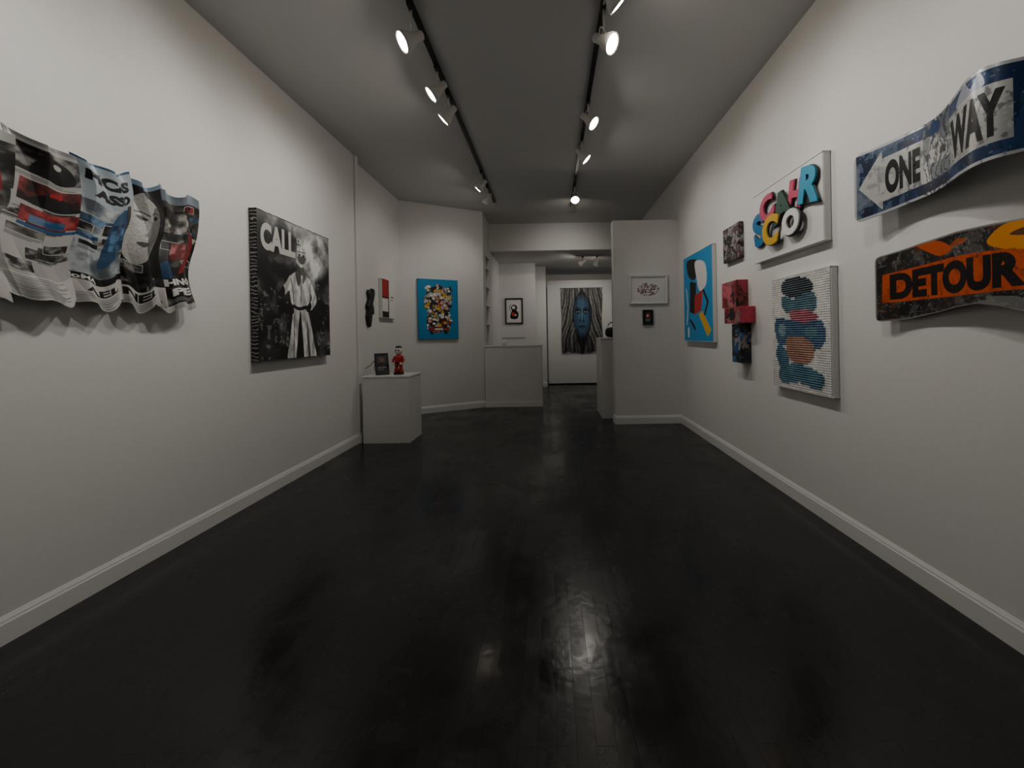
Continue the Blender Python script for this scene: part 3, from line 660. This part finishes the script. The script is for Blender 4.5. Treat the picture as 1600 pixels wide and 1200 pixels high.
im.put((im.U<.30)&(n>.50),'#6c7783',.55); im.put((im.U<.12)&(n>.42),'#8b9297',.5)
brd=(np.minimum(im.U,1-im.U)*asp<.04)|(np.minimum(im.V,1-im.V)<.04); im.put(brd,'#b0b4b7')
arrow=[(.03,.48),(.17,.92),(.17,.80),(.925,.80),(.925,.18),(.17,.18),(.17,.06)]
im.poly(arrow,'#b6b6b3'); am=im.mpoly(arrow)
im.put((n>.56)&am,'#959696',.6); im.put((n3>.62)&am,'#7d8082',.5)
rg=(im.U>.42)&(im.U<.62); im.put(rg&(n>.52),'#6f767c',.8); im.put(rg&(np.sin(im.U*150+n*30)>.55),'#1c2126',.7); im.put(rg&(im.V>.78)&(n<.5),'#1d3c6c',.8)
im.text('ONE',.185,.25,.40,.73,'#121315',.055).text('WAY',.625,.24,.905,.74,'#121315',.055)
im.put((n5>.80),'#7d8083',.35); im.put((n3>.68)&(im.U>.3),'#33383c',.35)
im.soft([(.68,.82),(.74,.98),(.78,.86),(.82,.97),(.84,.82),(.76,.78)],'#c9cbcd',.75)
cv,L=catmull([(2.10,1.675),(1.92,1.715),(1.76,1.715),(1.62,1.678),(1.52,1.636),(1.445,1.612),(1.385,1.618),(1.335,1.655),(1.31,1.69)])
def sfn(cv,L,zf):
    def fn(U,V):
        s=U*L[-1]; return np.interp(s,L,cv[:,1]),np.interp(s,L,cv[:,0]),zf(U,V)
    return fn
r=thing('road_sign','bent blue and white metal road sign with arrow','sign',(XR,1.7,1.86))
def zs(U,V): return 1.858+V*.320+.03*np.exp(-((U-.80)/.14)**2)*V-.010*np.exp(-((U-.5)/.12)**2)+(V-.62)*.05*np.clip(1-U*2,0,1)
o=surface('sign_panel',im,sfn(cv,L,zs),M_sign,rmask(im,asp,.12)); reparent(o,r)
s_=o.modifiers.new('thickness','SOLIDIFY'); s_.thickness=.004
for y,x in((1.98,1.708),(1.80,1.715)): reparent(tube('mounting_peg',[(XR-.001,y,2.02),(x+.003,y,2.02)],.008,M_track),r)

W,Hh=560,220
im=Img(W,Hh,'#191817'); n=vnoise(Hh,W,9,5,41); n3=vnoise(Hh,W,34,4,42); n5=vnoise(Hh,W,80,2,43); n6=vnoise(Hh,W,16,4,44)
im.put(n>.52,'#2c2928',.8); im.put(n6>.58,'#7a7673',.5); im.put(n5>.74,'#a8a4a0',.5); im.put((n>.64)&(n3>.52),'#5f3420',.7)
R=random.Random(3)
for i in range(26):
    a_,b_=R.random(),R.choice([R.uniform(.74,.97),R.uniform(.03,.26)]); im.line([(a_,b_),(a_+R.uniform(.01,.06),b_+R.uniform(-.08,.08))],.008,'#a5a29d',.6,asp=2.2)
im.put((im.U>.6)&(im.V<.2)&(n<.55),'#8e8d8b',.75)
band=im.mpoly([(.045,.29),(.05,.71),(.30,.72),(.60,.73),(.97,.71),(.97,.29)]); im.put(band,'#c94e0c'); im.put(band&(n3>.60),'#a03c0c',.6); im.put(band&(n5>.80),'#2a1c16',.6)
im.soft([(.28,.98),(.36,.86),(.44,.78),(.52,.82),(.47,.92),(.38,.99)],'#c35010').soft([(.50,.84),(.60,.86),(.62,.9),(.55,.92)],'#c35010',.7)
im.soft([(.74,.80),(.78,.92),(.86,.99),(1.02,1.0),(1.02,.72),(.86,.70)],'#dc8a1c').soft([(.84,.86),(.90,.91),(.94,.87),(.90,.83)],'#3a1d10',.8)
im.soft([(.92,.72),(1.02,.74),(1.02,.05),(.93,.08),(.89,.3),(.91,.5)],'#da8420').ell(.965,.35,.02,.09,'#b8641a')
im.text('DETOUR',.095,.32,.90,.69,'#100d0c',.062); im.put((n5>.82)&band,'#7a3a1a',.5)
edge=(np.minimum(im.U,1-im.U)*2.2<.022)|(np.minimum(im.V,1-im.V)<.022); im.put(edge,'#8d8b88',.9)
cv,L=catmull([(2.04,1.73),(1.88,1.757),(1.70,1.742),(1.54,1.71),(1.42,1.70),(1.30,1.725)])
def zf(U,V):
    zb=np.interp(U,[0,.2,.4,.55,.68,.8,.9,1],[1.288,1.295,1.318,1.338,1.345,1.328,1.30,1.29]); zt=np.interp(U,[0,.3,.55,.8,1],[1.628,1.652,1.658,1.645,1.635])
    k=1.385; return np.where(V<.29,zb+(k-zb)*V/.29,k+(zt-k)*(V-.29)/.71)
r=thing('road_sign','bent orange and black spray painted detour sign','sign',(XR,1.68,1.29))
o=surface('sign_panel',im,sfn(cv,L,zf),M_sign,rmask(im,2.2,.07)); reparent(o,r)
s_=o.modifiers.new('thickness','SOLIDIFY'); s_.thickness=.004
for y,x in((1.95,1.747),(1.7,1.742)): reparent(tube('mounting_peg',[(XR-.001,y,1.5),(x+.003,y,1.5)],.008,M_track),r)

# ------------------------------------------------------------ track lighting
for x,y0,y1,lab in((-.87,.6,6.2,'long dark ceiling track carrying spotlights'),(.385,.6,6.75,'long dark ceiling track carrying spotlights')):
    t=thing('lighting_track',lab,'lighting track',(x,(y0+y1)/2,H),'ceiling lighting tracks')
    reparent(box('track_rail',x-.018,x+.018,y0,y1,H-.028,H-.0005,M_track,.002),t)
    reparent(box('end_cap',x-.02,x+.02,y1,y1+.02,H-.03,H-.0005,M_track,.002),t)
t=thing('lighting_track','short ceiling track in the rear room','lighting track',(.8,8.0,2.9))
reparent(box('track_rail',.55,1.2,7.99,8.02,2.872,2.8995,M_lampw,.002),t)
def spot(tx,ty,tz,aim,power,drop=.17,size=100,col=(1,.96,.90),grp='track spotlights'):
    aim=Vector(aim); piv=Vector((tx,ty,tz-drop)); d=(aim-piv).normalized()
    t=thing('track_spotlight','white lamp head glowing on the ceiling track','spotlight',(tx,ty,tz),grp)
    reparent(box('track_adapter',tx-.016,tx+.016,ty-.05,ty+.05,tz-.025,tz-.0005,M_track,.003),t)
    reparent(tube('stem',[(tx,ty,tz-.026),(tx,ty,tz-drop+.075)],.007,M_lampw),t)
    side=d.cross(Vector((0,0,1))).normalized(); up=side.cross(d)
    ring=[piv+ (side*math.cos(a)+Vector((0,0,1))*math.sin(a))*.075 for a in np.linspace(0,math.pi,15)]
    reparent(tube('yoke',ring,.005,M_lampw,8),t)
    R=Matrix((side,up,d)).transposed()
    if R.determinant()<0: R=Matrix((-side,up,d)).transposed()
    M=Matrix.Translation(piv)@R.to_4x4()
    reparent(lathe('lamp_housing',[(.018,-.085),(.027,-.08),(.03,-.03),(.036,-.01),(.055,.03),(.064,.055),(.066,.072),(.060,.074),(.056,.066),(.01,.06)],M_lampw,32,M),t)
    reparent(lathe('lamp_lens',[(.055,.0665),(.05,.072),(.03,.077),(.005,.078)],M_lens,28,M),t)
    L=bpy.data.lights.new('spot_beam','SPOT'); L.energy=power; L.spot_size=math.radians(size); L.spot_blend=1; L.shadow_soft_size=.05; L.color=col
    lo=bpy.data.objects.new('spot_beam',L); COL.objects.link(lo)
    lo.matrix_world=Matrix.Translation(piv+d*.10)@d.to_track_quat('-Z','Y').to_matrix().to_4x4()
    lo.parent=t; lo.matrix_parent_inverse=Matrix.Translation(-Vector((tx,ty,tz)))
zt=H-.028
P=38
spot(-.87,1.25,zt,(-2.3,.95,2.1),P*1.3)  # unseen lamp added to brighten the upper left wall near the camera
spot(-.87,2.50,zt,(-2.3,1.75,2.05),P*1.1,drop=.21)
spot(-.87,3.08,zt,(-2.3,2.8,1.95),P*.9)
spot(-.87,3.42,zt,(-2.3,3.6,1.9),P*.8)
spot(-.87,5.05,zt,(-2.3,5.3,1.8),P*.45)
spot(-.87,5.55,zt,(-1.9,6.4,1.8),P*.45)
spot(.385,1.25,zt,(1.79,1.0,1.95),P*.85)  # extra lamp out of view, added to light the near right wall
spot(.385,2.52,zt,(1.79,1.7,1.95),P*.8,drop=.23)
spot(.385,2.24,zt,(1.79,2.8,2.0),P*.65)
spot(.385,3.55,zt,(1.79,3.0,1.85),P*.65)
spot(.385,4.25,zt,(1.79,4.3,1.85),P*.75)
spot(.385,5.55,zt,(.55,3.2,0),P*.3,size=100)
spot(.385,5.95,zt,(.2,9.0,1.4),P*.65)
spot(1.0,8.0,2.87,(.8,9.6,1.8),P*.65,drop=.13)
spot(.70,8.0,2.87,(-.9,8.8,1.8),P*.5,drop=.13)

w=bpy.data.worlds.new('world'); bpy.context.scene.world=w; w.use_nodes=True
w.node_tree.nodes['Background'].inputs[0].default_value=(.5,.5,.5,1); w.node_tree.nodes['Background'].inputs[1].default_value=.2

# ------------------------------------------------------------ camera
cam=bpy.data.cameras.new('camera'); cam.sensor_width=36; cam.lens=600/1600*36; cam.shift_x=-60/1600; cam.shift_y=-77/1600; cam.clip_start=.02
co=bpy.data.objects.new('camera',cam); COL.objects.link(co)
dl=math.radians(1.0); rt=Vector((math.cos(dl),0,-math.sin(dl))); up=Vector((math.sin(dl),0,math.cos(dl))); bk=rt.cross(up)
M=Matrix((rt,up,bk)).transposed().to_4x4(); M.translation=(0,0,EYE); co.matrix_world=M
bpy.context.scene.camera=co
